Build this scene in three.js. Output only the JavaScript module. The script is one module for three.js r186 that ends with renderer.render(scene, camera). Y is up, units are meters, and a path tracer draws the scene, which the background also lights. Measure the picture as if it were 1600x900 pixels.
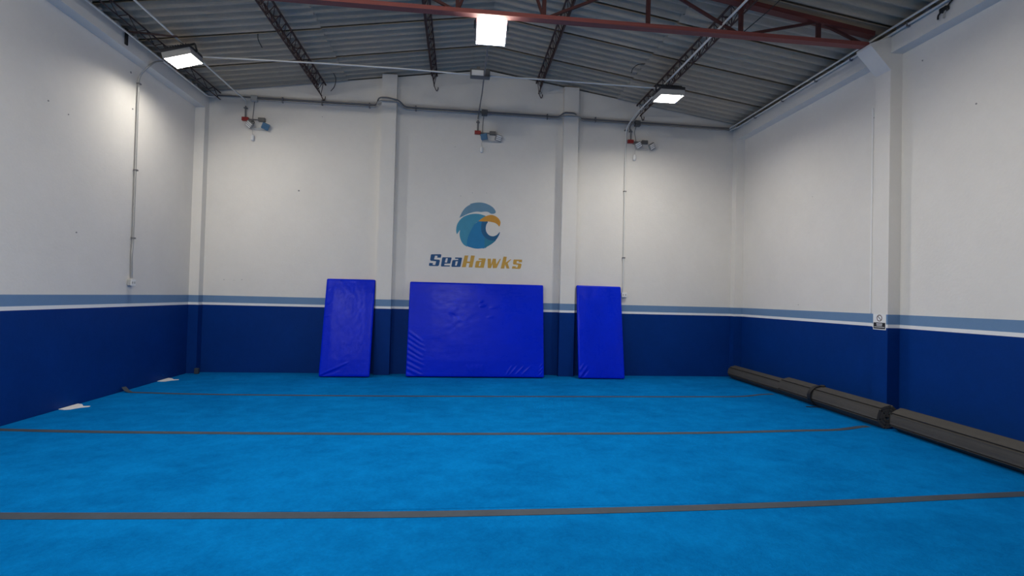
import * as THREE from 'three';
import { mergeGeometries, toCreasedNormals } from 'three/addons/utils/BufferGeometryUtils.js';
import { RoundedBoxGeometry } from 'three/addons/geometries/RoundedBoxGeometry.js';
import { RectAreaLightUniformsLib } from 'three/addons/lights/RectAreaLightUniformsLib.js';

// ---------------------------------------------------------------- camera, light, exposure
const scene = new THREE.Scene();
scene.background = new THREE.Color(0x000000);
const camera = new THREE.PerspectiveCamera(59.603, 16 / 9, 0.05, 60);
camera.position.set(0, 1.488, 9.555);
camera.rotation.set(0.0171, -0.1043, 0.0247, 'YXZ');
const renderer = new THREE.WebGLRenderer({ antialias: true });
renderer.toneMapping = THREE.LinearToneMapping;
renderer.toneMappingExposure = 1.02;
renderer.shadowMap.enabled = true;
RectAreaLightUniformsLib.init();
const LAMP = { w: 0.36, h: 0.34, rim: 0.08, color: new THREE.Color(1.0, 0.945, 0.845) };
// x, y, z, tilt from straight down towards the camera end, lean towards mid hall (degrees), brightness, label
const LAMPS = [
  [-4.03, 4.82, 1.95, -2, 16, 105, 'glowing square floodlight close to the left wall, below the corrugated roof'],
  [0.31, 4.83, 3.33, 34, 0, 270, 'glowing square floodlight hanging below the red truss in mid ceiling'],
  [3.26, 4.81, 1.82, -2, 0, 150, 'glowing square floodlight at the right, above the right conduit drop'],
  [-3.9, 4.80, 7.0, -26, 10, 150, 'floodlight near the left wall behind the photographer'],
  [-0.4, 4.80, 7.2, -22, 0, 195, 'floodlight in mid ceiling behind the photographer'],
  [3.1, 4.85, 4.9, 0, 4, 95, 'floodlight above the right half of the floor, just outside the frame'],
  [-3.9, 4.80, 11.0, -28, 8, 130, 'floodlight by the left wall at the far end behind the photographer'],
  [-0.4, 4.80, 11.2, -28, 0, 110, 'floodlight in mid ceiling at the far end behind the photographer'],
];

// ---------------------------------------------------------------- helpers
function rng(seed) { let s = seed >>> 0; return () => { s = (s + 0x6D2B79F5) >>> 0; let t = s; t = Math.imul(t ^ (t >>> 15), t | 1); t ^= t + Math.imul(t ^ (t >>> 7), t | 61); return ((t ^ (t >>> 14)) >>> 0) / 4294967296; }; }
function noiseGrid(n, seed) { const r = rng(seed), g = new Float32Array(n * n); for (let i = 0; i < g.length; i++) g[i] = r(); return g; }
function tileNoise(size, cells, seed, stretch = 1) {            // smooth value noise that tiles
  const cy = Math.max(1, Math.round(cells * stretch)), n = Math.max(cells, cy), g = noiseGrid(n, seed), out = new Float32Array(size * size);
  const f = t => t * t * (3 - 2 * t);
  for (let y = 0; y < size; y++) {
    const v = y / size * cy, y0 = Math.floor(v), fy = f(v - y0), ya = (y0 % cy) * n, yb = ((y0 + 1) % cy) * n;
    for (let x = 0; x < size; x++) {
      const u = x / size * cells, x0 = Math.floor(u), fx = f(u - x0), xa = x0 % cells, xb = (x0 + 1) % cells;
      const a = g[ya + xa] + (g[ya + xb] - g[ya + xa]) * fx, b = g[yb + xa] + (g[yb + xb] - g[yb + xa]) * fx;
      out[y * size + x] = a + (b - a) * fy;
    }
  }
  return out;
}
function layers(size, list) {                                   // list of [cells, weight, seed, stretch]
  const o = new Float32Array(size * size); let sum = 0;
  for (const [c, w, s, st] of list) { const n = tileNoise(size, c, s, st); for (let i = 0; i < o.length; i++) o[i] += n[i] * w; sum += w; }
  for (let i = 0; i < o.length; i++) o[i] /= sum;
  return o;
}
const lin2s = v => Math.round(255 * (v <= 0.0031308 ? 12.92 * v : 1.055 * Math.pow(v, 1 / 2.4) - 0.055));
function texture(size, fn, metres, colour = true) {
  const d = new Uint8Array(size * size * 4);
  for (let i = 0; i < size * size; i++) { const c = fn(i); for (let k = 0; k < 3; k++) d[i * 4 + k] = colour ? lin2s(Math.min(1, Math.max(0, c[k]))) : Math.round(255 * Math.min(1, Math.max(0, c))); d[i * 4 + 3] = 255; }
  const t = new THREE.DataTexture(d, size, size);
  t.wrapS = t.wrapT = THREE.RepeatWrapping; t.magFilter = THREE.LinearFilter; t.minFilter = THREE.LinearMipmapLinearFilter; t.generateMipmaps = true;
  t.repeat.set(1 / metres, 1 / metres);
  if (colour) t.colorSpace = THREE.SRGBColorSpace;
  t.needsUpdate = true; return t;
}
function mottled(base, amount, list, metres, size = 512) {
  const n = layers(size, list);
  return texture(size, i => { const k = 1 + (n[i] - 0.5) * 2 * amount; return [base[0] * k, base[1] * k, base[2] * k]; }, metres);
}
function bump(list, metres, size = 512) { const n = layers(size, list); return texture(size, i => n[i], metres, false); }
const std = o => new THREE.MeshStandardMaterial(o);
const rgb = (r, g, b) => new THREE.Color().setRGB(r, g, b);

function uvMetres(g0) {                                          // box-projected uv in metres
  const g = g0.index ? g0.toNonIndexed() : g0;
  const p = g.attributes.position, n = g.attributes.normal, uv = new Float32Array(p.count * 2);
  for (let i = 0; i < p.count; i++) {
    const ax = Math.abs(n.getX(i)), ay = Math.abs(n.getY(i)), az = Math.abs(n.getZ(i));
    if (ay >= ax && ay >= az) { uv[2 * i] = p.getX(i); uv[2 * i + 1] = p.getZ(i); }
    else if (ax >= az) { uv[2 * i] = p.getZ(i); uv[2 * i + 1] = p.getY(i); }
    else { uv[2 * i] = p.getX(i); uv[2 * i + 1] = p.getY(i); }
  }
  g.setAttribute('uv', new THREE.BufferAttribute(uv, 2));
  return g;
}
const used = new Map();
function numbered(name) { const k = used.get(name) || 0; used.set(name, k + 1); return k ? `${name}_${String(k).padStart(3, '0')}` : name; }
function part(name, geo, mat, parent) { const m = new THREE.Mesh(geo, mat); m.name = name; parent.add(m); return m; }
function thing(name, label, category, [x, y, z] = [0, 0, 0], group) {
  const o = new THREE.Group(); o.name = numbered(name); o.position.set(x, y, z); o.userData = { label, category };
  if (group) o.userData.group = group;
  scene.add(o); return o;
}
function solo(name, geo, mat, label, category, group) { const m = part(numbered(name), geo, mat, scene); m.userData = { label, category }; if (group) m.userData.group = group; return m; }
function structure(name, geo, mat, label, category) { const m = part(name, geo, mat, scene); m.userData = { kind: 'structure', label, category }; return m; }
function bx(x0, x1, y0, y1, z0, z1) { const g = new THREE.BoxGeometry(x1 - x0, y1 - y0, z1 - z0); g.translate((x0 + x1) / 2, (y0 + y1) / 2, (z0 + z1) / 2); return uvMetres(g); }
function rbx(w, h, d, r = 0.005, x = 0, y = 0, z = 0) { const g = new RoundedBoxGeometry(w, h, d, 2, r); g.translate(x, y, z); return g; }
const V = (x, y, z) => new THREE.Vector3(x, y, z);
function bar(a, b, w, h) {                                       // square bar from a to b, h measured upwards
  const A = V(...a), B = V(...b), d = B.clone().sub(A), L = d.length(); d.normalize();
  let up = Math.abs(d.y) > 0.9 ? V(0, 0, 1) : V(0, 1, 0); const side = up.clone().cross(d).normalize(); up = d.clone().cross(side);
  const g = new THREE.BoxGeometry(w, h, L); g.applyMatrix4(new THREE.Matrix4().makeBasis(side, up, d)); g.translate((A.x + B.x) / 2, (A.y + B.y) / 2, (A.z + B.z) / 2); return g;
}
function pipe(pts, r, bend = 0.06, radial = 8) {                 // pipe with rounded bends
  const P = pts.map(p => V(...p)), path = new THREE.CurvePath(); let cur = P[0], len = 0;
  for (let i = 1; i < P.length; i++) {
    if (i < P.length - 1) {
      const a = P[i].clone().sub(P[i - 1]), b = P[i + 1].clone().sub(P[i]); const k = Math.min(bend, a.length() * 0.45, b.length() * 0.45);
      const e = P[i].clone().sub(a.normalize().multiplyScalar(k)), s = P[i].clone().add(b.normalize().multiplyScalar(k));
      path.add(new THREE.LineCurve3(cur, e)); path.add(new THREE.QuadraticBezierCurve3(e, P[i], s)); cur = s;
    } else path.add(new THREE.LineCurve3(cur, P[i]));
  }
  len = path.getLength();
  return new THREE.TubeGeometry(path, Math.max(6, Math.min(400, Math.round(len / (P.length > 2 ? 0.02 : 0.4)))), r, radial, false);
}
function wire(pts, r, n = 24) { return new THREE.TubeGeometry(new THREE.CatmullRomCurve3(pts.map(p => V(...p))), n, r, 6, false); }
function cyl(a, b, r, n = 12) { const A = V(...a), B = V(...b), d = B.clone().sub(A), g = new THREE.CylinderGeometry(r, r, d.length(), n); g.applyQuaternion(new THREE.Quaternion().setFromUnitVectors(V(0, 1, 0), d.normalize())); g.translate((A.x + B.x) / 2, (A.y + B.y) / 2, (A.z + B.z) / 2); return g; }

// ---------------------------------------------------------------- materials
const wallLayers = [[3, 1, 11], [9, 0.8, 12], [40, 0.5, 13], [160, 0.4, 14]];
const plasterBump = bump([[20, 1, 21], [70, 0.8, 22], [200, 0.5, 23]], 1.6, 512);
const phys = o => new THREE.MeshPhysicalMaterial(o);
const paint = (c, a, rough, spec = 0.5) => phys({ specularIntensity: spec, map: mottled(c, a, wallLayers, 3.1), bumpMap: plasterBump, bumpScale: 0.0012, roughness: rough });
const M = {
  wall: paint([0.80, 0.775, 0.735], 0.05, 0.8),
  line: paint([0.88, 0.88, 0.88], 0.03, 0.7),
  sky: paint([0.155, 0.275, 0.46], 0.06, 0.65),
  navy: paint([0.001, 0.033, 0.205], 0.16, 0.55, 0.22),
  concrete: std({ map: mottled([0.3, 0.29, 0.28], 0.15, wallLayers, 3), roughness: 0.9 }),
  steelRed: std({ map: mottled([0.25, 0.066, 0.058], 0.3, [[6, 1, 31], [30, 1, 32]], 0.7, 256), roughness: 0.7 }),
  steelMid: std({ map: mottled([0.13, 0.03, 0.028], 0.3, [[6, 1, 37], [30, 1, 38]], 0.7, 256), roughness: 0.72 }),
  steelDark: std({ map: mottled([0.07, 0.02, 0.02], 0.3, [[6, 1, 35], [30, 1, 36]], 0.7, 256), roughness: 0.75 }),
  headGrey: std({ color: rgb(0.26, 0.26, 0.26), roughness: 0.5 }),
  lattice: std({ map: mottled([0.055, 0.03, 0.03], 0.35, [[8, 1, 33], [40, 1, 34]], 0.5, 256), roughness: 0.75 }),
  galv: std({ color: rgb(0.42, 0.42, 0.42), metalness: 0.55, roughness: 0.42 }),
  palePipe: std({ color: rgb(0.76, 0.76, 0.74), metalness: 0.2, roughness: 0.45 }),
  greyPipe: std({ color: rgb(0.2, 0.2, 0.21), metalness: 0.3, roughness: 0.5 }),
  boxGrey: std({ color: rgb(0.16, 0.16, 0.16), metalness: 0.3, roughness: 0.5 }),
  boxPale: std({ color: rgb(0.5, 0.5, 0.49), metalness: 0.1, roughness: 0.5 }),
  black: std({ color: rgb(0.012, 0.012, 0.013), roughness: 0.6 }),
  red: std({ color: rgb(0.32, 0.02, 0.02), roughness: 0.45 }),
  white: std({ color: rgb(0.86, 0.86, 0.85), roughness: 0.45 }),
  film: std({ color: rgb(0.09, 0.2, 0.33), roughness: 0.25 }),
  lampBody: std({ color: rgb(0.05, 0.05, 0.055), metalness: 0.4, roughness: 0.5 }),
  rim: std({ color: rgb(0.45, 0.45, 0.44), metalness: 0.2, roughness: 0.5 }),
  lampFace: std({ color: rgb(0.9, 0.9, 0.88), emissive: LAMP.color, emissiveIntensity: 6, roughness: 0.4 }),
};
const carpetBump = bump([[90, 1, 41], [220, 1, 42]], 0.8, 512);
const carpetMaps = [51, 61, 71, 81].map((s, i) => {
  const n = layers(512, [[5, 1.2, s], [14, 1.3, s + 1, 1.6], [46, 0.9, s + 2], [150, 0.9, s + 3], [256, 0.6, s + 4]]);
  const tint = [1.0, 0.985, 1.01, 0.99][i];
  return texture(512, k => { const v = (n[k] - 0.5) * 2; return [0.002 * tint * (1 + v * 0.4), 0.15 * tint * (1 + v * 0.36), 0.455 * tint * (1 + v * 0.3)]; }, 2.7);
});
const carpetMats = carpetMaps.map(m => new THREE.MeshPhysicalMaterial({ map: m, bumpMap: carpetBump, bumpScale: 0.004, roughness: 1, specularIntensity: 0 }));
M.tape = std({ map: mottled([0.034, 0.048, 0.070], 0.25, [[4, 1, 91], [30, 0.8, 92], [120, 0.6, 93]], 0.9, 256), roughness: 0.7 });
M.foam = std({ map: mottled([0.058, 0.055, 0.052], 0.14, [[6, 1, 95], [60, 0.7, 96], [150, 0.5, 97]], 1.1, 256), roughness: 0.85 });
M.lining = std({ color: rgb(0.02, 0.045, 0.08), roughness: 0.95 });
M.roof = [101, 105, 109].map((s, i) => std({ map: mottled([[0.44, 0.38, 0.30], [0.41, 0.355, 0.28], [0.47, 0.405, 0.32]][i], 0.13, [[3, 1, s], [12, 0.8, s + 1], [60, 0.6, s + 2]], 1.7, 256), roughness: 0.9 }));
M.vinyl = phys({ specularIntensity: 0.2, map: mottled([0.0005, 0.021, 0.66], 0.08, [[5, 1, 111], [40, 0.5, 112]], 1.2, 256), roughness: 0.33,
  roughnessMap: texture(256, (() => { const n = layers(256, [[6, 1, 113], [22, 1, 114, 2], [80, 0.6, 115]]); return i => 0.72 + 0.28 * n[i]; })(), 0.9, false),
  bumpMap: bump([[14, 1, 116, 2], [40, 0.7, 117, 2]], 0.9, 512), bumpScale: 0.0008 });

// ---------------------------------------------------------------- room shell
const XL = -4.74, XR = 5.564, ZF = 13.2, BASE = -0.045, T = 0.18;
const RIDGE = 0.41, RIDGEY = 5.80, SLOPE = 0.1515;
const roofY = x => RIDGEY - SLOPE * Math.abs(x - RIDGE);
const NAVY = 1.208, LINE = 1.252, SKY = 1.378;
structure('floor', bx(XL - T, XR + T, BASE - 0.15, BASE, -T, ZF + T), M.concrete, 'grey concrete floor slab under the blue carpet', 'floor');
function gable(z0, z1) {
  const s = new THREE.Shape([[XL - T, BASE], [XR + T, BASE], [XR + T, roofY(XR)], [RIDGE, RIDGEY], [XL - T, roofY(XL)]].map(p => new THREE.Vector2(...p)));
  const g = new THREE.ExtrudeGeometry(s, { depth: z1 - z0, bevelEnabled: false }); g.translate(0, 0, z0); return uvMetres(g);
}
// painted bands wrapped round a box-shaped piece: [x0,x1,z0,z1]
function bands(parent, x0, x1, z0, z1) {
  part('navy_wainscot', bx(x0, x1, BASE, NAVY, z0, z1), M.navy, parent);
  part('white_paint_line', bx(x0, x1, NAVY, LINE, z0, z1), M.line, parent);
  part('light_blue_band', bx(x0, x1, LINE, SKY, z0, z1), M.sky, parent);
}
const P = 0.003;
const wallBack = structure('wall_back', gable(-T, 0), M.wall, 'white gable end wall with navy lower band', 'wall');
bands(wallBack, XL, XR, -0.01, P);
const wallLeft = structure('wall_left', bx(XL - T, XL, BASE, roofY(XL) + 0.02, 0, ZF), M.wall, 'white left side wall with navy lower band', 'wall');
bands(wallLeft, XL - 0.01, XL + P, 0, ZF);
const wallRight = structure('wall_right', bx(XR, XR + T, BASE, roofY(XR) + 0.02, 0, ZF), M.wall, 'white right side wall with navy lower band', 'wall');
bands(wallRight, XR - P, XR + 0.01, 0, ZF);
const wallFront = structure('wall_front', gable(ZF, ZF + T), M.wall, 'white gable wall behind the photographer', 'wall');
bands(wallFront, XL, XR, ZF - P, ZF + 0.01);
// pillars and ring beams
let trims = 0;
function pillar(x0, x1, y1, z0, z1, label) {
  const p = structure(`trim_${++trims}`, bx(x0, x1, BASE, y1, z0, z1), M.wall, label, 'pillar');
  bands(p, x0 - P, x1 + P, z0 - P, z1 + P); return p;
}
const BI = 0.166;
pillar(-1.513, -1.243, roofY(-1.3) - 0.005, 0, 0.15, 'white back wall pillar left of the painted emblem');
pillar(1.906, 2.19, roofY(2.19) - 0.005, 0, 0.15, 'white back wall pillar right of the painted emblem');
pillar(XL, XL + BI, 4.93, 0, 0.15, 'white corner pillar at the left end of the back wall');
pillar(XR - BI, XR, 4.93, 0, 0.15, 'white corner pillar at the right end of the back wall');
const pr = pillar(XR - BI, XR, 4.93, 3.49, 3.72, 'white right wall pillar with sloping bracket carrying the red truss');
{ // bracket under the truss
  const s = new THREE.Shape([[XR - BI, 4.50], [XR - BI, 4.93], [5.12, 4.82], [5.12, 4.79]].map(p => new THREE.Vector2(...p)));
  const g = new THREE.ExtrudeGeometry(s, { depth: 0.235, bevelEnabled: false }); g.translate(0, 0, 3.488); part('bracket', uvMetres(g), M.wall, pr);
}
const beamL = structure(`trim_${++trims}`, bx(XL, XL + BI - 0.002, 4.715, 4.94, 0.0, ZF), M.wall, 'white ring beam along the top of the left wall', 'beam');
const beamR = structure(`trim_${++trims}`, bx(XR - BI + 0.002, XR, 4.715, 4.94, 0.0, ZF), M.wall, 'white ring beam along the top of the right wall', 'beam');
{ // lumps of mortar closing the corrugations on top of the beams
  const r = rng(77), geos = [0, 1, 2, 3].map(() => { const g = new THREE.IcosahedronGeometry(0.05, 1), p = g.attributes.position, k = {}; for (let i = 0; i < p.count; i++) { const id = [p.getX(i), p.getY(i), p.getZ(i)].map(v => v.toFixed(3)).join(); k[id] ??= 0.75 + 0.5 * r(); p.setXYZ(i, p.getX(i) * k[id] * 1.0, p.getY(i) * k[id] * 0.8, p.getZ(i) * k[id] * 1.35); } g.computeVertexNormals(); return g; });
  for (const [beam, x] of [[beamL, XL + 0.11], [beamR, XR - 0.11]]) for (let z = 0.12; z < 5.2; z += 0.1775) { const m = part('mortar_infill', geos[Math.floor(r() * 4)], M.concrete, beam); m.position.set(x + (r() - 0.5) * 0.05, 4.962 + r() * 0.02, z); m.rotation.y = r() * 3; }
}
// screw holes and plugs left in the plaster
for (const [x, y, r] of [[-2.974, 3.333, 0.02], [-4.222, 1.665, 0.008], [-3.915, 1.673, 0.008], [-4.05, 1.66, 0.005], [0.2, 3.44, 0.008], [-0.02, 3.37, 0.008], [0.47, 3.45, 0.006], [-0.15, 4.3, 0.008], [-2.6, 4.72, 0.008]]) part('screw_hole', cyl([x, y, 0], [x, y, 0.004], r * 0.75), M.headGrey, wallBack);
for (const [y, z, r] of [[4.05, 1.83, 0.016], [4.55, 1.9, 0.02], [3.6, 3.3, 0.012], [3.55, 3.0, 0.01], [2.15, 2.8, 0.012]]) part('screw_hole', cyl([XL, y, z], [XL + 0.004, y, z], r * 0.75), M.headGrey, wallLeft);
for (const [y, z, r] of [[3.72, 4.65, 0.012], [4.5, 4.0, 0.012], [4.05, 3.28, 0.01], [1.47, 1.8, 0.008], [3.2, 2.1, 0.006]]) part('screw_hole', cyl([XR, y, z], [XR - 0.004, y, z], r * 0.75), M.headGrey, wallRight);

// ---------------------------------------------------------------- corrugated roof, each sheet a piece
const ceiling = new THREE.Group(); ceiling.name = 'ceiling'; ceiling.userData = { kind: 'structure', label: 'grey corrugated fibre cement roof', category: 'ceiling' }; scene.add(ceiling);
{
  const W = 0.92, PITCH = 0.1775, A = 0.037, TH = 0.008, n = 48, lap = 0.09;
  const profile = [];
  for (let i = 0; i <= n; i++) { const z = (W + lap) * i / n; profile.push([z, A * Math.sin(2 * Math.PI * z / PITCH) - 0.013 * (z / W)]); }
  const s = new THREE.Shape([...profile.map(([z, y]) => new THREE.Vector2(z, y)), ...profile.slice().reverse().map(([z, y]) => new THREE.Vector2(z, y + TH))]);
  const len = 2.72;
  const geos = {};
  for (const side of [-1, 1]) {
    const g0 = new THREE.ExtrudeGeometry(s, { depth: 1, bevelEnabled: false });      // x=z profile, y up, z = along slope (0..1)
    const a = Math.atan(SLOPE);
    for (const row of [0, 1]) {
      const g = g0.clone(); const p = g.attributes.position, r0 = row ? 2.58 : 0, r1 = row ? 5.36 : 2.72, dy = row ? -0.018 : 0;
      for (let i = 0; i < p.count; i++) {
        const zz = p.getX(i), yy = p.getY(i), t = r0 + (r1 - r0) * p.getZ(i);
        p.setXYZ(i, side * (t * Math.cos(a)), -t * Math.sin(a) + yy + dy * (1 - p.getZ(i)) , zz);
      }
      if (side > 0) { const ix = g.index; if (!ix) { const arr = p.array; for (let i = 0; i < arr.length; i += 9) for (let k = 0; k < 3; k++) { const t = arr[i + 3 + k]; arr[i + 3 + k] = arr[i + 6 + k]; arr[i + 6 + k] = t; } } }
      g.computeVertexNormals();
      geos[`${side}${row}`] = toCreasedNormals(uvMetres(g), 0.9);
    }
  }
  for (let k = 0; k < 15; k++) for (const side of [-1, 1]) for (const row of [0, 1]) {
    const m = part('roof_sheet', geos[`${side}${row}`], M.roof[(k * 2 + (side > 0 ? 1 : 0) + row) % 3], ceiling);
    m.position.set(RIDGE, RIDGEY + 0.035, -0.05 + W * k);
  }
  part('ridge_cap', (() => { const sh = new THREE.Shape([[-0.2, -0.03], [0, 0.0], [0.2, -0.03], [0.2, -0.02], [0, 0.012], [-0.2, -0.02]].map(p => new THREE.Vector2(...p))); const g = new THREE.ExtrudeGeometry(sh, { depth: ZF + 0.3, bevelEnabled: false }); g.translate(RIDGE, RIDGEY + 0.075, -0.1); return uvMetres(g); })(), M.roof[0], ceiling);
}

// ---------------------------------------------------------------- blue carpet mats laid side by side
const EDGE_R = 5.385;
function carpet(z0, z1, notches, mat, label) {
  // notches: [x0,x1,z0,z1] cut from the far edge (pillars)
  const pts = [[XL + 0.008, z1], [EDGE_R, z1], [EDGE_R, z0]];
  for (const [a, b, d] of notches.slice().sort((p, q) => q[1] - p[1])) { const B = Math.min(b, EDGE_R), A = Math.max(a, XL + 0.008); if (B < EDGE_R) pts.push([B, z0]); else pts.pop(); pts.push([B, d], [A, d]); if (A > XL + 0.01) pts.push([A, z0]); }
  if (!notches.some(q => q[0] < XL + 0.01)) pts.push([XL + 0.008, z0]);
  const s = new THREE.Shape(pts.map(([x, z]) => new THREE.Vector2(x, -z)));
  const g = new THREE.ExtrudeGeometry(s, { depth: -BASE, bevelEnabled: false }); g.rotateX(-Math.PI / 2); g.translate(0, BASE, 0);
  const o = thing('carpet_mat', label, 'gym mat', [0, 0, 0], 'blue carpet mats laid side by side');
  part('carpet', uvMetres(g), mat, o); return o;
}
function endTag(o, z) {                                            // white fabric tie at the end of a mat
  const s = new THREE.Shape([[-4.728, z - 0.2], [-4.66, z - 0.17], [-4.57, z - 0.06], [-4.50, z - 0.07], [-4.495, z - 0.05], [-4.565, z + 0.01], [-4.61, z + 0.1], [-4.66, z + 0.12], [-4.728, z + 0.1]].map(([x, q]) => new THREE.Vector2(x, -q)));
  const g = new THREE.ExtrudeGeometry(s, { depth: 0.004, bevelEnabled: true, bevelSize: 0.003, bevelThickness: 0.003, bevelSegments: 2 }); g.rotateX(-Math.PI / 2); g.translate(0, 0.003, 0);
  const m = part('end_tag', g, M.white, o); m.userData.label = 'white fabric tag at the wall end of the mat';
}
const mat1 = carpet(0.006, 1.998, [[XL, XL + BI + 0.006, 0.158], [-1.52, -1.236, 0.158], [1.9, 2.197, 0.158], [XR - BI - 0.006, XR, 0.158]], carpetMats[0], 'bright blue carpet mat running along the back wall, under the leaning mats');
const mat2 = carpet(2.002, 3.998, [], carpetMats[1], 'bright blue carpet mat strip, second from the back wall');
const mat3 = carpet(4.002, 5.998, [], carpetMats[2], 'bright blue carpet mat strip, third from the back wall');
carpet(6.002, 7.998, [], carpetMats[3], 'bright blue carpet mat strip nearest the camera, along the bottom edge');
carpet(8.002, 9.998, [], carpetMats[0], 'bright blue carpet mat strip under the photographer');
endTag(mat1, 0.9); endTag(mat2, 2.88);

// dark tape over the seams, not laid quite straight
function tape(pts, w0, w1, label) {
  const c = new THREE.CatmullRomCurve3(pts.map(([x, z, y = 0.0015]) => V(x, y, z))), n = 140, pos = [], idx = [], uv = [];
  for (let i = 0; i <= n; i++) {
    const p = c.getPointAt(i / n), t = c.getTangentAt(i / n), s = V(-t.z, 0, t.x).normalize(), w = (w0 + (w1 - w0) * i / n) / 2;
    for (const [k, y] of [[-1, -0.001], [-1, 0.0012], [1, 0.0012], [1, -0.001]]) { pos.push(p.x + s.x * w * k, Math.max(0.0015, p.y) + y, p.z + s.z * w * k); uv.push(p.x, k * w); }
    if (i < n) for (let k = 0; k < 4; k++) { const a = i * 4 + k, b = i * 4 + (k + 1) % 4; idx.push(a, a + 4, b, b, a + 4, b + 4); }
  }
  const g = new THREE.BufferGeometry(); g.setAttribute('position', new THREE.Float32BufferAttribute(pos, 3)); g.setAttribute('uv', new THREE.Float32BufferAttribute(uv, 2)); g.setIndex(idx); g.computeVertexNormals();
  return solo('seam_tape', toCreasedNormals(g, 0.6), M.tape, label, 'tape', 'dark tape strips over the carpet seams');
}
tape([[-4.70, 1.86, 0.07], [-4.66, 1.87, 0.03], [-4.6, 1.89], [-4.3, 1.93], [-3.71, 2.0], [-2.388, 2.06], [-0.678, 2.09], [1.794, 2.075], [3.838, 2.045], [4.493, 2.007], [4.919, 1.843], [5.15, 1.80]], 0.07, 0.065, 'dark tape strip over the carpet seam nearest the back wall');
tape([[-4.70, 3.88], [-3.653, 3.979], [-2.704, 4.028], [-1.084, 4.087], [0.609, 4.111], [2.795, 4.102], [4.014, 4.022], [4.529, 3.986], [4.929, 3.858], [5.05, 3.835]], 0.085, 0.075, 'dark tape strip over the middle carpet seam, reaching the roll end');
tape([[-4.7, 5.86], [-2.894, 5.985], [-1.703, 6.037], [-0.463, 6.082], [0.402, 6.088], [1.315, 6.082], [2.821, 6.033], [3.958, 5.967], [4.566, 5.935], [5.0, 5.91]], 0.10, 0.09, 'dark tape strip over the carpet seam nearest the camera');
{ const t = part(numbered('seam_tape'), (() => { const g = new RoundedBoxGeometry(0.07, 0.1, 0.06, 2, 0.012); g.translate(-4.535, 0.05, 0.2); return g; })(), M.tape, scene); t.userData = { label: 'short curled end of dark tape at the foot of the left corner pillar', category: 'tape' }; }

// ---------------------------------------------------------------- three vinyl mats leaning on the back wall
function leaningMat(name, label, w, L, t, xc, zBottom, tilt, skew, creases, ripple, seed) {
  const nx = Math.round(w / 0.018), ny = Math.round(L / 0.018), r = 0.022;
  const g = new THREE.BoxGeometry(w, L, t, nx, ny, 5); const p = g.attributes.position;
  const N = tileNoise(64, 9, seed), N2 = tileNoise(64, 21, seed + 1);
  const nz = (n, u, v) => { const x = ((u % 1) + 1) % 1 * 63, y = ((v % 1) + 1) % 1 * 63, a = Math.floor(x), b = Math.floor(y), fx = x - a, fy = y - b; const q = (i, j) => n[Math.min(63, j) * 64 + Math.min(63, i)]; return (q(a, b) * (1 - fx) + q(a + 1, b) * fx) * (1 - fy) + (q(a, b + 1) * (1 - fx) + q(a + 1, b + 1) * fx) * fy - 0.5; };
  for (let i = 0; i < p.count; i++) {
    let x = p.getX(i), y = p.getY(i), z = p.getZ(i);
    const front = z > t / 2 - 1e-4;
    const cx = Math.max(-w / 2 + r, Math.min(w / 2 - r, x)), cy = Math.max(-L / 2 + r, Math.min(L / 2 - r, y)), cz = Math.max(-t / 2 + r, Math.min(t / 2 - r, z));
    const d = V(x - cx, y - cy, z - cz), l = d.length(); if (l > 1e-6) { d.multiplyScalar(Math.min(r, l) / l); }
    const ox = x, oy = y; x = cx + d.x; y = cy + d.y; z = cz + d.z;
    if (front) {
      const u = ox / w + 0.5, v = oy / L + 0.5, edge = Math.min(1, Math.min(u * w, (1 - u) * w, v * L, (1 - v) * L) / 0.06);
      let h = 0.012 * Math.min(1, Math.min(u, 1 - u) * 6) * Math.min(1, Math.min(v, 1 - v) * 6) + edge * (nz(N, u, v) * 0.004 + nz(N2, u * 1.3, v * 1.3) * ripple(u, v));
      for (const [u0, v0, u1, v1, s, hh] of creases) {
        const ax = (u - u0) * w, ay = (v - v0) * L, bx_ = (u1 - u0) * w, by = (v1 - v0) * L, LL = bx_ * bx_ + by * by; let q = (ax * bx_ + ay * by) / LL; const qq = Math.max(0, Math.min(1, q));
        const dx = ax - bx_ * qq, dy = ay - by * qq, dd = (dx * dx + dy * dy) / (s * s); if (dd < 9) h += hh * Math.exp(-dd) * (0.25 + 0.75 * Math.sin(Math.PI * Math.min(1, qq * 0.85 + 0.12)));
      }
      z += h;
    }
    p.setXYZ(i, x, y, z);
  }
  g.translate(0, L / 2, 0); g.computeVertexNormals();
  const m = part(numbered(name), g, M.vinyl, scene); m.userData = { label, category: 'gym mat', group: 'vinyl mats leaning on the back wall' };
  m.rotation.set(-tilt, 0, skew, 'XYZ'); m.position.set(xc, 0.003 + Math.sin(tilt) * t / 2, zBottom - Math.cos(tilt) * t / 2);
  return m;
}
const TILT = 0.225;
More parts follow.
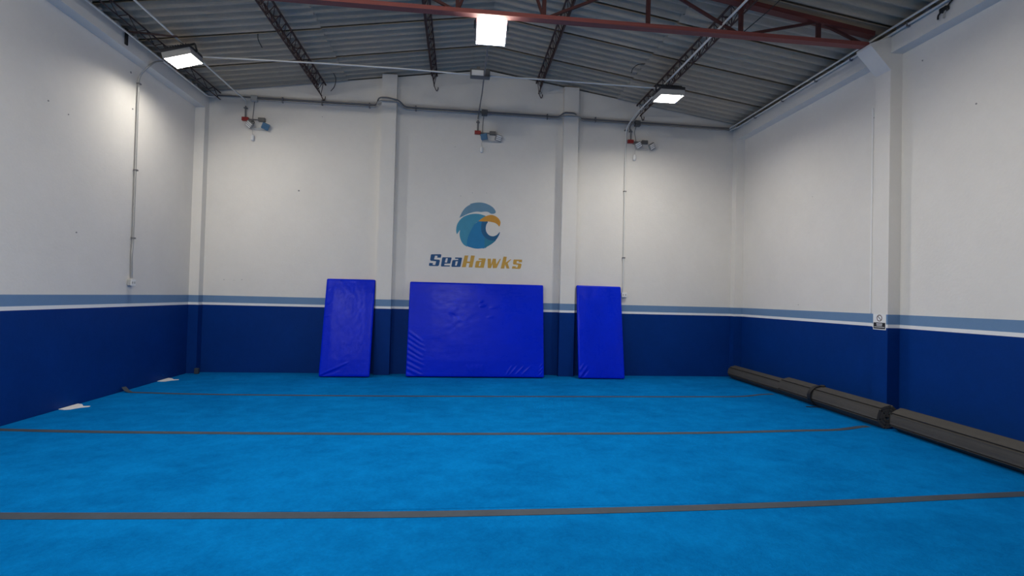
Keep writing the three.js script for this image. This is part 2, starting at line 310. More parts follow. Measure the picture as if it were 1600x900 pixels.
leaningMat('vinyl_mat', 'narrow blue vinyl mat leaning left of the wide one, creased bottom left corner', 0.865, 1.765, 0.07, -1.965, 0.495, TILT, 0.004,
  [[0.02, 0.012, 0.55, 0.135, 0.012, 0.018], [0.01, 0.0, 0.4, 0.07, 0.02, -0.012], [0.02, 0.6, 0.13, 0.615, 0.01, 0.008], [0.06, 0.73, 0.15, 0.745, 0.01, 0.008], [0.92, 0.84, 0.985, 0.9, 0.01, 0.009], [0.02, 0.88, 0.08, 0.885, 0.008, 0.006], [0.2, 0.985, 0.32, 0.97, 0.01, 0.006], [0.5, 0.79, 0.56, 0.785, 0.01, 0.005]],
  (u, v) => 0.001 + 0.004 * Math.exp(-(((u - 0.7) / 0.3) ** 2) - (((v - 0.42) / 0.25) ** 2)) + 0.004 * Math.exp(-(((u - 0.5) / 0.2) ** 2) - (((v - 0.87) / 0.12) ** 2)), 201);
{
  const c = [];
  for (let k = 0; k < 8; k++) c.push([0.004, 0.47 - 0.055 * k, 0.11 + 0.008 * (k % 3), 0.36 - 0.05 * k, 0.012, 0.012 + 0.004 * (k % 2)]);
  for (let k = 0; k < 8; k++) c.push([0.004, 0.44 - 0.055 * k, 0.10, 0.335 - 0.05 * k, 0.012, -0.009]);
  for (const [a, b] of [[0.43, 0.5], [0.47, 0.525], [0.505, 0.55], [0.54, 0.575]]) c.push([a, 0.115, b - 0.025, 0.02, 0.011, 0.009]);
  for (const [a, b] of [[0.80, 0.745], [0.85, 0.785], [0.9, 0.83], [0.76, 0.72]]) c.push([a, 0.115, b, 0.02, 0.011, 0.009]);
  for (const k of [0, 1, 2]) c.push([0.995, 0.15 - 0.04 * k, 0.965, 0.1 - 0.04 * k, 0.009, 0.008]);
  c.push([0.52, 0.795, 0.54, 0.80, 0.012, 0.012], [0.525, 0.75, 0.56, 0.755, 0.014, 0.016], [0.6, 0.735, 0.65, 0.74, 0.016, 0.006], [0.58, 0.63, 0.62, 0.635, 0.016, 0.005], [0.96, 0.63, 0.995, 0.6, 0.012, 0.007], [0.3, 0.66, 0.34, 0.63, 0.02, -0.006]);
  leaningMat('vinyl_mat', 'wide blue vinyl mat leaning on the back wall below the painted lettering', 2.50, 1.735, 0.09, 0.338, 0.43, 0.19, 0.0, c,
    (u, v) => 0.0008 + 0.004 * Math.exp(-(((u - 0.33) / 0.14) ** 2) - (((v - 0.62) / 0.2) ** 2)), 211);
}
leaningMat('vinyl_mat', 'narrow blue vinyl mat leaning right of the wide one, beside the wall outlet', 0.875, 1.765, 0.07, 2.665, 0.465, TILT, -0.008,
  [[0.02, 0.01, 0.19, 0.125, 0.013, 0.022], [0.03, 0.08, 0.12, 0.15, 0.012, 0.014], [0.08, 0.01, 0.22, 0.09, 0.014, -0.012], [0.86, 0.055, 0.985, 0.008, 0.011, 0.011], [0.58, 0.045, 0.585, 0.005, 0.008, 0.006], [0.02, 0.9, 0.1, 0.87, 0.012, 0.008], [0.01, 0.7, 0.03, 0.5, 0.012, -0.006]],
  () => 0.001, 221);

// ---------------------------------------------------------------- rolled mats along the right wall
function hexSpiral(R, th, gap, turns, phase, inset0, inset1, notch) {
  const step = (th + gap) / (2 * Math.PI), out = [], inn = [], N = 30;
  const hexr = (a, r) => { const q = ((a - phase) % (Math.PI / 3) + Math.PI / 3) % (Math.PI / 3) - Math.PI / 6; return r * (0.35 + 0.65 * Math.cos(Math.PI / 6) / Math.cos(q)); };
  for (let i = 0; i <= turns * N; i++) {
    const a = phase + i / N * 2 * Math.PI, base = R - step * (i / N * 2 * Math.PI), v = i % (N / 6) === 0;
    const ro = hexr(a, base) - inset0, ri = hexr(a, base) - inset1;
    if (v && notch && i > 0 && i < turns * N) for (const [da, dr] of [[-0.085, 0], [-0.065, notch], [0.065, notch], [0.085, 0]]) out.push([Math.cos(a + da) * (ro - dr), Math.sin(a + da) * (ro - dr)]);
    else out.push([Math.cos(a) * ro, Math.sin(a) * ro]);
    inn.push([Math.cos(a) * ri, Math.sin(a) * ri]);
  }
  return new THREE.Shape([...out, ...inn.reverse()].map(p => new THREE.Vector2(...p)));
}
function roll(label, R, a, b, deg, turns = 3.4) {
  const L = Math.hypot(b[0] - a[0], b[1] - a[1]);
  const o = thing('rolled_mat', label, 'rolled mat', [a[0], 0, a[1]], 'rolled foam mats along the right wall');
  o.rotation.y = Math.atan2(b[0] - a[0], b[1] - a[1]);
  const ph = (deg + 240) * Math.PI / 180; R += 0.012; const cy = (R - 0.026) * (deg > 140 ? 0.996 : 0.98) + 0.001;
  const foam = new THREE.ExtrudeGeometry(hexSpiral(R, 0.034, 0.005, turns, ph, 0, 0.029, 0.02), { depth: L, bevelEnabled: false }); foam.translate(0, cy, 0);
  part('foam', uvMetres(foam), M.foam, o);
  const lin = new THREE.ExtrudeGeometry(hexSpiral(R, 0.034, 0.005, turns, ph, 0.0292, 0.0335, 0), { depth: L - 0.006, bevelEnabled: false }); lin.translate(0, cy, 0.003);
  part('carpet_lining', uvMetres(lin), M.lining, o);
  return o;
}
function strap(o, R, z, w) {
  const s = new THREE.Shape(), q = new THREE.Path(); s.absarc(0, 0, R + 0.006, 0, Math.PI * 2); q.absarc(0, 0, R - 0.012, 0, Math.PI * 2, true); s.holes.push(q);
  const g = new THREE.ExtrudeGeometry(s, { depth: w, bevelEnabled: false, curveSegments: 36 }); g.scale(1, 0.148 / (R + 0.006), 1); g.translate(0, 0.15, z);
  part('strap', g, M.black, o);
}
roll('grey rolled foam mat in the far right corner, thinnest of the three', 0.131, [5.375, 0.2], [5.315, 1.86], 133);
const rb = roll('grey rolled foam mat with a dark strap, its spiral end beside the pillar', 0.152, [5.325, 1.88], [5.195, 3.96], 133);
strap(rb, 0.16, 0.78, 0.07);
part('strap_knot', (() => { const g = new THREE.SphereGeometry(0.03, 14, 10); g.scale(1.1, 0.55, 1.6); g.translate(0.03, 0.298, 0.84); return g; })(), M.black, rb);
roll('grey rolled foam mat nearest the camera, running out of the right edge', 0.142, [5.262, 4.06], [5.06, 6.6], 145);
solo('strap_tail', (() => { const g = rbx(0.2, 0.008, 0.03, 0.003); g.rotateY(-0.12); g.translate(5.12, 0.005, 2.77); return g; })(), M.black, 'loose black strap end lying on the carpet beside the middle rolled mat', 'strap');

// ---------------------------------------------------------------- steel: truss and lattice purlins
{
  const z = 3.6, by = 4.85, o = thing('roof_truss', 'rust red steel truss spanning the hall between the side pillars', 'truss');
  const xl = -4.34, xr = 5.16, mx = RIDGE;
  const top = x => roofY(x) - 0.075;
  part('bottom_chord', bar([xl - 0.1, by, z], [xr, by, z], 0.10, 0.05), M.steelRed, o);
  part('top_chord', bar([mx, top(mx), z], [xr + 0.08, top(xr + 0.08), z], 0.10, 0.06), M.steelMid, o);
  part('top_chord', bar([mx, top(mx), z], [xl - 0.2, top(xl - 0.2), z], 0.10, 0.06), M.steelMid, o);
  const half = [0.93, 2.23, 3.44, 4.49];
  for (const s of [1, -1]) {
    const X = half.map(x => s > 0 ? x : 2 * mx - x);
    X.forEach(x => part('vertical', bar([x, by, z], [x, top(x), z], 0.045, 0.045), M.steelDark, o));
    const D = [[X[0], by, X[1], top(X[1])], [X[2], by, X[1], top(X[1])], [X[2], by, X[3], top(X[3])], [s > 0 ? xr : xl, by, X[3], top(X[3])], [X[0], by, mx + s * 0.2, top(mx)]];
    D.forEach(([x0, y0, x1, y1]) => part('diagonal', bar([x0, y0, z], [x1, y1, z], 0.03, 0.03), M.steelDark, o));
  }
}
function purlin(x, drop, w, z1, label) {
  const o = thing('lattice_purlin', label, 'purlin', [x, 0, 0], 'lattice purlins under the roof'), yt = roofY(x) - 0.035, yb = yt - drop;
  part('bottom_chord', bar([0, yb, 0.02], [0, yb, z1], 0.016, 0.016), M.lattice, o);
  for (const s of [-1, 1]) {
    part('top_chord', bar([s * w, yt, 0.02], [s * w, yt, z1], 0.022, 0.022), M.lattice, o);
    const gs = []; let z = 0.06, up = 0; const st = 0.11;
    while (z + st < z1) { gs.push(cyl(up ? [s * w, yt, z] : [0, yb, z], up ? [0, yb, z + st] : [s * w, yt, z + st], 0.006, 5)); z += st; up = 1 - up; }
    part('web_rod', mergeGeometries(gs), M.lattice, o);
  }
  for (let z = 0.5; z < z1; z += 0.9) part('cross_tie', bar([-w, yt, z], [w, yt, z], 0.012, 0.012), M.lattice, o);
  part('end_hook', wire([[0, yb, 0.06], [0.02, yb - 0.05, 0.05], [0.05, yb - 0.09, 0.04], [0.07, yb - 0.06, 0.04], [0.075, yb - 0.02, 0.04]], 0.008), M.lattice, o);
}
purlin(-2.62, 0.2, 0.07, 6.9, 'dark lattice purlin over the bay left of the emblem');
purlin(-0.57, 0.2, 0.05, 6.9, 'dark lattice purlin just left of the roof ridge');
purlin(1.42, 0.2, 0.05, 6.9, 'dark lattice purlin just right of the roof ridge');
purlin(3.45, 0.2, 0.07, 6.9, 'dark lattice purlin above the right floodlight');
function eavePurlin(x, label) {                                   // light flat lattice at the eave
  const o = thing('lattice_purlin', label, 'purlin', [x, 0, 0], 'lattice purlins under the roof'), yt = roofY(x) - 0.04, yb = yt - 0.12, z1 = 6.9;
  part('top_chord', bar([0, yt, 0.02], [0, yt, z1], 0.018, 0.012), M.lattice, o); part('bottom_chord', bar([0, yb, 0.02], [0, yb, z1], 0.012, 0.012), M.lattice, o);
  const gs = []; let up = 0; for (let z = 0.1; z + 0.19 < z1; z += 0.19) { gs.push(cyl([0, up ? yt : yb, z], [0, up ? yb : yt, z + 0.19], 0.006, 5)); up = 1 - up; }
  part('web_rod', mergeGeometries(gs), M.lattice, o);
}
eavePurlin(XL + 0.36, 'thin dark lattice purlin along the left eave');
{
  const b = thing('tie_bracket', 'dark steel tie plate with rod on the left ring beam', 'bracket', [-4.562, 4.87, 2.3]);
  part('plate', rbx(0.02, 0.22, 0.05, 0.004), M.black, b);
  part('rod', bar([0, 0.07, 0], [0.62, 0.075, -0.05], 0.02, 0.02), M.lattice, b);
  const h = thing('beam_clamp', 'dark twisted clamp on the right ring beam, near the top edge', 'bracket', [5.375, 4.86, 4.45]);
  part('jaw', rbx(0.05, 0.05, 0.09, 0.01), M.black, h);
  part('prong', wire([[0, 0, -0.02], [-0.01, -0.04, -0.06], [-0.005, -0.08, -0.07]], 0.01), M.black, h);
  part('prong', wire([[0, 0, 0.03], [-0.01, -0.05, 0.01], [-0.005, -0.1, 0.0]], 0.009), M.galv, h);
  part('prong', wire([[0, 0.01, 0.03], [0, 0.05, 0.09], [0, 0.06, 0.17]], 0.008), M.black, h);
}
for (const [pts, label] of [
  [[[-3.05, 5.28, 1.85], [-3.04, 5.18, 1.86], [-2.98, 5.06, 1.86]], 'short dark wire hanging from the roof left of the lattice purlin'],
  [[[-2.33, 5.39, 0.4], [-2.28, 5.28, 0.4], [-2.3, 5.14, 0.4], [-2.36, 5.05, 0.4]], 'dark wire hanging from the roof right of the left lattice purlin'],
  [[[2.98, 5.40, 1.55], [2.85, 5.38, 1.55], [2.76, 5.31, 1.55], [2.73, 5.23, 1.55]], 'curved dark wire hanging from the roof near the right floodlight'],
  [[[1.52, 5.63, 0.06], [1.46, 5.58, 0.06], [1.44, 5.48, 0.06], [1.47, 5.4, 0.06]], 'dark wire dangling at the back wall under the ridge'],
  [[[3.46, 4.88, 3.58], [3.66, 5.05, 3.9], [3.82, 5.22, 4.2]], 'thin wire stay rising from the truss on the right'],
]) solo('hanging_wire', wire(pts, 0.006), M.black, label, 'wire');

// ---------------------------------------------------------------- conduits
const CZ = 0.03;
function run(name, pts, r, mat, label, clamps = [], bend = 0.06) {
  const o = thing(name, label, 'conduit'); part('pipe', pipe(pts, r, bend), mat, o);
  for (const [x, y, z, ax] of clamps) part('clamp', ax === 'x' ? rbx(0.022, r * 2 + 0.03, r * 2 + 0.012, 0.004, x, y, z) : ax === 'w' ? rbx(r * 2 + 0.012, 0.022, r * 2 + 0.03, 0.004, x, y, z) : ax === 'z' ? rbx(r * 2 + 0.012, r * 2 + 0.03, 0.022, 0.004, x, y, z) : rbx(r * 2 + 0.03, 0.022, r * 2 + 0.012, 0.004, x, y, z), M.greyPipe, o);
  return o;
}
const cl = y => [-3.3, -2.6, -1.75, -0.9, 1.6, 2.55].map(x => [x, y, CZ, 'x']);
run('conduit_pipe', [[-4.5, 4.88, 6.5], [-4.5, 4.89, 0.22], [-4.44, 4.95, 0.06]], 0.013, M.palePipe, 'steel conduit running along the top of the left ring beam');
run('conduit_pipe', [[-4.42, 4.985, CZ], [-1.62, 4.995, CZ], [-1.56, 5.08, 0.18], [-1.4, 5.09, 0.18], [-1.2, 5.05, 0.18], [-1.1, 4.99, CZ], [1.83, 4.985, CZ], [1.9, 5.02, 0.18], [2.1, 5.02, 0.18], [2.26, 4.975, CZ], [5.3, 4.965, CZ]], 0.014, M.greyPipe, 'upper steel conduit running across the back wall', cl(4.993));
run('conduit_pipe', [[-3.76, 4.95, CZ], [-1.62, 4.955, CZ], [-1.57, 5.02, 0.175], [-1.22, 5.02, 0.175], [-1.12, 4.95, CZ], [1.83, 4.945, CZ], [1.9, 4.96, 0.175], [2.2, 4.96, 0.175], [2.27, 4.935, CZ], [5.3, 4.925, CZ]], 0.014, M.galv, 'lower steel conduit running across the back wall', cl(4.95));
run('conduit_pipe', [[5.30, 4.965, 0.05], [5.33, 4.98, 0.25], [5.33, 4.99, 6.5]], 0.014, M.palePipe, 'middle steel conduit along the right ring beam');
run('conduit_pipe', [[5.31, 4.925, 0.05], [5.36, 4.925, 0.25], [5.36, 4.935, 6.5]], 0.014, M.palePipe, 'lowest steel conduit along the right ring beam', [0.8, 1.6, 2.4, 3.1, 4.0].map(z => [5.365, 4.93, z, 'z']));
run('conduit_pipe', [[5.29, 4.955, 0.3], [5.29, 4.96, 6.5]], 0.011, M.palePipe, 'thinnest steel conduit of the three along the right ring beam');
run('conduit_pipe', [[-4.0, 4.96, 6.6], [-4.0, 4.965, 0.3], [-3.935, 4.93, 0.05], [-3.935, 4.84, 0.04]], 0.013, M.palePipe, 'pale conduit running forward past the left floodlight', [], 0.08);
run('conduit_pipe', [[3.2, 4.965, 6.6], [3.2, 4.965, 0.45], [3.165, 4.84, 0.035], [3.175, 1.62, 0.025]], 0.014, M.palePipe, 'pale conduit from the right floodlight dropping down the back wall to the outlet', [[3.166, 4.8, 0.03, 'y'], [3.17, 3.6, 0.025, 'y'], [3.175, 2.3, 0.025, 'y']], 0.15);
run('conduit_pipe', [[3.235, 4.95, 1.55], [3.235, 4.94, 0.5], [3.235, 4.87, 0.05], [3.245, 4.8, 0.04]], 0.012, M.greyPipe, 'short conduit beside the right drop ending at the red box', [], 0.1);
run('conduit_pipe', [[0.3, 4.90, 3.1], [0.3, 4.965, 1.0], [0.275, 4.92, 0.05], [0.268, 4.84, 0.04]], 0.011, M.greyPipe, 'conduit from the middle floodlight down to the middle red box', [], 0.08);
run('conduit_pipe', [[-3.98, 4.955, 1.65], [-2.2, 4.985, 1.65], [-0.9, 4.99, 1.65], [0.08, 4.97, 1.65], [1.2, 4.975, 1.65], [3.19, 4.965, 1.65]], 0.013, M.palePipe, 'long pale conduit crossing the hall between the two side floodlights', [], 0.3);
run('conduit_pipe', [[-4.49, 4.865, 1.6], [-4.535, 4.80, 1.72], [-4.57, 4.69, 1.8], [-4.716, 4.56, 1.76], [-4.716, 2.1, 1.755], [-4.716, 1.95, 1.77], [-4.716, 1.62, 1.75]], 0.014, M.galv, 'steel conduit dropping down the left wall to the outlet', [[-4.714, 4.45, 1.75, 'w'], [-4.714, 3.19, 1.75, 'w'], [-4.714, 2.2, 1.75, 'w']], 0.12);
solo('cable_cover', bx(XR - 0.012, XR - 0.0005, SKY + 0.01, 4.18, 3.262, 3.28), M.white, 'thin white cable cover on the right wall beside the pillar', 'cable cover');
function jbox(x, y, mat, label) {
  const o = thing('junction_box', label, 'junction box', [x, y, 0.0]);
  part('box', rbx(0.11, 0.11, 0.07, 0.008, 0, 0, 0.035), mat, o); part('cover', rbx(0.095, 0.095, 0.006, 0.002, 0, 0, 0.073), mat, o);
  for (const s of [-1, 1]) part('screw', cyl([s * 0.035, s * 0.035, 0.076], [s * 0.035, s * 0.035, 0.079], 0.006, 8), M.galv, o);
}
jbox(-3.79, 4.965, M.boxPale, 'pale square junction box on the conduit, back wall left');
jbox(0.389, 4.97, M.boxGrey, 'dark square junction box on the conduits above the emblem');
jbox(3.393, 4.945, M.boxGrey, 'dark square junction box on the conduits at the back wall right');
{
  const o = thing('driver_box', 'grey metal box with pale panel hanging on the cross conduit in mid hall', 'electrical box', [0.236, 4.975, 1.68]);
  part('housing', rbx(0.31, 0.13, 0.1, 0.01), M.boxGrey, o);
  part('panel', rbx(0.185, 0.085, 0.006, 0.002, -0.04, -0.002, 0.051), M.white, o);
  part('bracket', rbx(0.05, 0.06, 0.03, 0.005, -0.03, 0.085, 0), M.boxGrey, o);
}
function outlet(x, y, z, turn, label) {
  const o = thing('wall_outlet', label, 'outlet', [x, y, z]); o.rotation.y = turn;
  part('back_box', rbx(0.10, 0.085, 0.05, 0.006, 0, 0, 0.026), M.boxPale, o);
  const f = part('face_plate', rbx(0.105, 0.09, 0.008, 0.003, 0, 0, 0.053), M.white, o);
  for (const s of [-1, 1]) part('socket', rbx(0.028, 0.032, 0.004, 0.002, s * 0.024, 0, 0.058), M.boxPale, f);
}
outlet(XL + 0.004, 1.555, 1.765, Math.PI / 2, 'white power outlet on the left wall at the end of its conduit');
outlet(3.195, 1.575, 0.0, 0, 'white power outlet on the back wall beside the right leaning mat');

// ---------------------------------------------------------------- red boxes and twin emergency lights on the back wall
function redBox(x, y, label) {
  const o = thing('alarm_box', label, 'electrical box', [x, y, 0]);
  part('red_box', rbx(0.115, 0.065, 0.06, 0.006, 0, 0, 0.032), M.red, o);
  part('riser', cyl([0, 0.03, 0.035], [0, 0.235, 0.035], 0.014, 8), M.greyPipe, o);
  part('clamp', rbx(0.06, 0.02, 0.05, 0.004, 0, 0.2, 0.03), M.greyPipe, o);
  part('link_pipe', cyl([0.05, 0, 0.03], [0.25, 0, 0.03], 0.011, 8), M.greyPipe, o);
  part('grey_box', rbx(0.12, 0.065, 0.06, 0.006, 0.285, 0.003, 0.032), M.boxGrey, o);
}
redBox(-3.935, 4.585, 'red box piped to a grey box, leftmost of three on the back wall');
redBox(0.268, 4.585, 'red box piped to a grey box, above the painted emblem');
redBox(3.262, 4.583, 'red box piped to a grey box, rightmost of three on the back wall');
function emergency(x, y, cfg, label) {
  const o = thing('emergency_light', label, 'emergency light', [x, y, 0]);
  part('mount', rbx(0.05, 0.04, 0.05, 0.008, -0.02, 0.06, 0.027), M.boxGrey, o);
  part('arm', wire([[0.0, 0.05, 0.05], [-0.03, -0.01, 0.07], [0.0, -0.055, 0.07], [0.14, -0.06, 0.07], [0.25, -0.065, 0.07]], 0.007), M.boxPale, o);
  for (const [hx, hy, rz, m] of cfg) {
    const h = part('lamp_head', rbx(0.125, 0.115, 0.05, 0.012), m === M.film ? m : M.headGrey, o);
    h.position.set(hx, hy, 0.095); h.rotation.set(0.35, hx > 0.1 ? 0.3 : -0.25, rz);
    for (let k = -1; k <= 1; k++) part('lens_rib', rbx(0.1, 0.021, 0.008, 0.002, 0, k * 0.033, 0.027), m === M.film ? M.film : M.white, h);
  }
  part('cord', wire([[0.0, -0.05, 0.05], [-0.012, -0.12, 0.045], [-0.012, -0.2, 0.04]], 0.0045), M.boxPale, o);
  part('plug', (() => { const g = new THREE.CapsuleGeometry(0.03, 0.06, 4, 10); g.translate(-0.012, -0.225, 0.035); return g; })(), M.white, o);
}
emergency(-3.79, 4.478, [[-0.045, -0.005, -0.7, M.boxPale], [0.23, -0.025, -0.45, M.film]], 'twin headed emergency light with one blue head, back wall left');
emergency(0.36, 4.49, [[0.03, 0.005, 0.2, M.film], [0.3, -0.005, -0.25, M.boxPale]], 'twin headed emergency light with round blue head above the emblem');
emergency(3.36, 4.50, [[0.045, 0.005, 0.6, M.boxPale], [0.31, -0.005, 0.5, M.boxPale]], 'twin headed emergency light with two pale heads, back wall right');
for (const [x, pts, label] of [
  [-3.8, [[-3.79, 4.91, 0.03], [-3.80, 4.75, 0.03], [-3.81, 4.6, 0.03], [-3.8, 4.56, 0.03]], 'thin cable between pale junction box and left emergency light'],
  [0.37, [[0.375, 4.91, 0.02], [0.36, 4.75, 0.02], [0.355, 4.55, 0.025]], 'thin cable between dark junction box and middle emergency light'],
  [3.38, [[3.37, 4.89, 0.03], [3.34, 4.78, 0.03], [3.36, 4.66, 0.03], [3.37, 4.56, 0.03]], 'thin cable between right junction box and right emergency light'],
]) solo('thin_cable', wire(pts, 0.006), M.greyPipe, label, 'cable');

// ---------------------------------------------------------------- painted emblem and lettering
const EMBLEM = {
  crest: [[-0.034,2.954],[-0.012,3.011],[0.026,3.088],[0.077,3.154],[0.139,3.201],[0.164,3.209],[0.159,3.221],[0.207,3.242],[0.288,3.259],[0.369,3.263],[0.451,3.25],[0.534,3.219],[0.599,3.177],[0.641,3.126],[0.651,3.091],[0.64,3.07],[0.596,3.057],[0.555,3.06],[0.52,3.082],[0.479,3.093],[0.426,3.091],[0.374,3.083],[0.304,3.087],[0.223,3.073],[0.132,3.04],[0.046,2.996]],
  head: [[-0.074,2.639],[-0.088,2.706],[-0.083,2.788],[-0.06,2.858],[-0.01,2.93],[0.058,2.985],[0.144,3.023],[0.236,3.042],[0.329,3.043],[0.41,3.026],[0.467,3.002],[0.447,2.948],[0.402,2.905],[0.321,2.897],[0.258,2.848],[0.208,2.764],[0.17,2.681],[0.137,2.599],[0.124,2.528],[0.125,2.418],[0.107,2.421],[0.054,2.456],[0.013,2.513],[-0.012,2.581],[-0.023,2.651],[-0.016,2.721],[-0.044,2.685]],
  wave: [[0.321,2.899],[0.258,2.848],[0.208,2.764],[0.17,2.681],[0.137,2.599],[0.124,2.528],[0.124,2.43],[0.194,2.401],[0.264,2.386],[0.334,2.382],[0.403,2.392],[0.461,2.409],[0.454,2.587],[0.472,2.646],[0.468,2.833],[0.503,2.904]],
  wave_foot: [[0.45,2.645],[0.514,2.613],[0.596,2.586],[0.661,2.583],[0.667,2.554],[0.622,2.506],[0.565,2.463],[0.507,2.429],[0.459,2.409]],
  crescent: [[0.39,2.902],[0.503,2.904],[0.479,2.845],[0.469,2.774],[0.482,2.711],[0.519,2.659],[0.572,2.632],[0.63,2.631],[0.688,2.66],[0.737,2.714],[0.734,2.679],[0.701,2.608],[0.661,2.556],[0.609,2.546],[0.539,2.555],[0.474,2.588],[0.42,2.644],[0.389,2.713],[0.381,2.794]],
  beak: [[0.326,2.904],[0.366,2.939],[0.412,2.976],[0.469,3.008],[0.538,3.03],[0.597,3.031],[0.662,3.007],[0.715,2.965],[0.746,2.908],[0.744,2.861],[0.725,2.819],[0.695,2.853],[0.647,2.884],[0.588,2.898],[0.518,2.907],[0.448,2.904]],
};
const LETTERS = [
  [[[-0.537,2.247],[-0.367,2.253],[-0.352,2.241],[-0.363,2.188],[-0.428,2.186],[-0.426,2.221],[-0.471,2.222],[-0.487,2.152],[-0.394,2.149],[-0.376,2.135],[-0.395,2.041],[-0.412,2.028],[-0.567,2.026],[-0.582,2.038],[-0.574,2.083],[-0.506,2.082],[-0.511,2.049],[-0.463,2.048],[-0.447,2.117],[-0.543,2.123],[-0.561,2.141],[-0.549,2.235]],null],
  [[[-0.324,2.197],[-0.171,2.199],[-0.159,2.19],[-0.183,2.084],[-0.288,2.077],[-0.296,2.047],[-0.185,2.047],[-0.194,2.026],[-0.343,2.021],[-0.357,2.033],[-0.336,2.187]],[[-0.267,2.181],[-0.231,2.182],[-0.244,2.1],[-0.286,2.1]]],
  [[[-0.093,2.201],[0.027,2.202],[0.037,2.191],[0.008,2.026],[-0.149,2.021],[-0.161,2.033],[-0.146,2.136],[-0.128,2.152],[-0.038,2.155],[-0.032,2.176],[-0.099,2.177]],[[-0.082,2.129],[-0.04,2.13],[-0.062,2.048],[-0.093,2.048]]],
  [[[0.083,2.244],[0.153,2.246],[0.132,2.133],[0.186,2.132],[0.204,2.248],[0.277,2.247],[0.234,2.024],[0.165,2.022],[0.181,2.101],[0.126,2.102],[0.11,2.023],[0.035,2.021]],null],
  [[[0.351,2.198],[0.472,2.202],[0.485,2.19],[0.45,2.021],[0.295,2.02],[0.282,2.031],[0.298,2.135],[0.316,2.151],[0.401,2.154],[0.409,2.169],[0.345,2.173]],[[0.371,2.128],[0.401,2.129],[0.382,2.05],[0.352,2.05]]],
  [[[0.521,2.197],[0.582,2.199],[0.588,2.093],[0.619,2.2],[0.677,2.202],[0.686,2.096],[0.753,2.202],[0.775,2.202],[0.697,2.026],[0.623,2.02],[0.616,2.1],[0.587,2.019],[0.526,2.021]],null],
  [[[0.823,2.247],[0.884,2.246],[0.87,2.138],[0.956,2.201],[0.976,2.2],[0.906,2.124],[0.942,2.023],[0.887,2.022],[0.857,2.101],[0.841,2.02],[0.773,2.019]],null],
  [[[1.025,2.199],[1.181,2.2],[1.18,2.151],[1.117,2.149],[1.12,2.171],[1.08,2.172],[1.075,2.129],[1.161,2.123],[1.174,2.108],[1.157,2.037],[1.139,2.021],[0.988,2.024],[0.999,2.069],[1.064,2.068],[1.058,2.049],[1.095,2.047],[1.106,2.1],[1.02,2.103],[1.007,2.118],[1.015,2.186]],null],
];

const flat = (c) => std({ map: mottled(c, 0.06, [[8, 1, 131], [60, 0.6, 132]], 0.6, 128), roughness: 0.6 });
const INK = { crest: flat([0.13, 0.28, 0.41]), head: flat([0.04, 0.28, 0.44]), wave: flat([0.0, 0.195, 0.44]), wave_foot: flat([0.012, 0.2, 0.32]), crescent: flat([0.0, 0.105, 0.25]), beak: flat([0.64, 0.3, 0.035]), navy: flat([0.002, 0.075, 0.22]), gold: flat([0.6, 0.345, 0.055]) };
function cut(points, hole, depth, smooth) {
  let s;
  if (smooth) { s = new THREE.Shape(); const P2 = points.map(p => new THREE.Vector2(...p)); s.moveTo(P2[0].x, P2[0].y); s.splineThru([...P2.slice(1), P2[0]]); }
  else s = new THREE.Shape(points.map(p => new THREE.Vector2(...p)));
  if (hole) s.holes.push(new THREE.Path(hole.map(p => new THREE.Vector2(...p))));
  return uvMetres(new THREE.ExtrudeGeometry(s, { depth, bevelEnabled: false, curveSegments: 4 }));
}
{
  const e = thing('wall_emblem', 'painted round bird head and wave emblem in blues and orange', 'emblem');
  const depth = { crest: 0.002, head: 0.002, wave: 0.0028, wave_foot: 0.0032, crescent: 0.0036, beak: 0.004 };
  for (const k of Object.keys(EMBLEM)) part(k, cut(EMBLEM[k], null, depth[k], true), INK[k], e);
  const t = thing('wall_lettering', 'slanted painted lettering in navy and gold under the emblem', 'lettering');
  LETTERS.forEach(([o, h], i) => part('letter', cut(o, h, 0.002, false), i < 3 ? INK.navy : INK.gold, t));
}
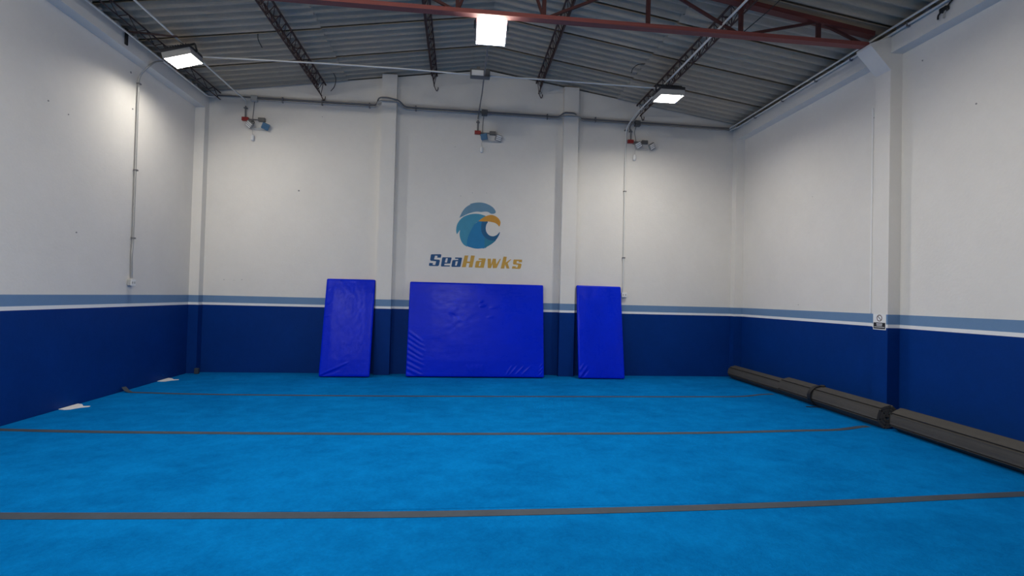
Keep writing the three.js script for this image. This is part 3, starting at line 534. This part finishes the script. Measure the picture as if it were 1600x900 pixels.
{ // prohibition sign on the right pillar
  const o = thing('prohibition_sign', 'white and black prohibition sign on the right wall pillar', 'sign', [XR - BI - 0.004, 1.278, 3.6]); o.rotation.y = -Math.PI / 2;
  part('board', rbx(0.2, 0.2, 0.003, 0.001), M.white, o);
  part('black_panel', bx(-0.09, 0.09, -0.088, -0.008, 0.0015, 0.0025), M.black, o);
  const ring = new THREE.TorusGeometry(0.038, 0.005, 6, 32); ring.scale(1, 1, 0.25); ring.translate(0, 0.05, 0.002);
  part('ring', ring, std({ color: rgb(0.1, 0.03, 0.035), roughness: 0.5 }), o);
  part('slash', bar([-0.027, 0.077, 0.002], [0.027, 0.023, 0.002], 0.003, 0.008), M.boxGrey, o);
  for (const [y, w, h] of [[-0.026, 0.09, 0.012], [-0.046, 0.085, 0.009], [-0.066, 0.16, 0.007]]) part('text_line', bx(-w / 2, w / 2, y - h / 2, y + h / 2, 0.0025, 0.003), M.white, o);
}

// ---------------------------------------------------------------- floodlights
for (const [x, y, z, deg, lean, nits, label] of LAMPS) {
  const o = thing('floodlight', label, 'floodlight', [x, y, z]);
  o.rotation.set(Math.PI / 2 - deg * Math.PI / 180, 0, lean * Math.PI / 180, 'ZXY');                // local +z is the beam direction
  part('housing', rbx(LAMP.w + 0.04, LAMP.h + 0.04, 0.05, 0.012, 0, 0, -0.028), M.lampBody, o);
  for (let k = -4; k <= 4; k++) part('fin', bx(k * 0.035 - 0.004, k * 0.035 + 0.004, -LAMP.h / 2 + 0.02, LAMP.h / 2 - 0.02, -0.085, -0.05), M.lampBody, o);
  part('lens', rbx(LAMP.w, LAMP.h, 0.008, 0.003, 0, 0, -0.002), M.lampFace, o);
  const R = z < 5 ? LAMP.rim : 0.012, a = LAMP.w / 2, e = LAMP.h / 2;
  part('reflector_rim', mergeGeometries([bx(-a - 0.012, -a, -e - 0.012, e + 0.012, -0.03, R), bx(a, a + 0.012, -e - 0.012, e + 0.012, -0.03, R), bx(-a, a, e, e + 0.012, -0.03, R), bx(-a, a, -e - 0.012, -e, -0.03, R)]), M.rim, o);
  part('yoke', mergeGeometries([bx(-0.215, -0.203, -0.02, 0.02, -0.13, 0), bx(0.203, 0.215, -0.02, 0.02, -0.13, 0), bx(-0.215, 0.215, -0.02, 0.02, -0.136, -0.124)]), M.lampBody, o);
  const l = new THREE.RectAreaLight(LAMP.color, nits, LAMP.w, LAMP.h); l.name = 'lamp_light'; l.position.set(0, 0, 0.012); l.rotation.y = Math.PI; l.castShadow = true; o.add(l);
}

scene.traverse(o => { if (o.isMesh) { o.castShadow = true; o.receiveShadow = true; } });
renderer.render(scene, camera);
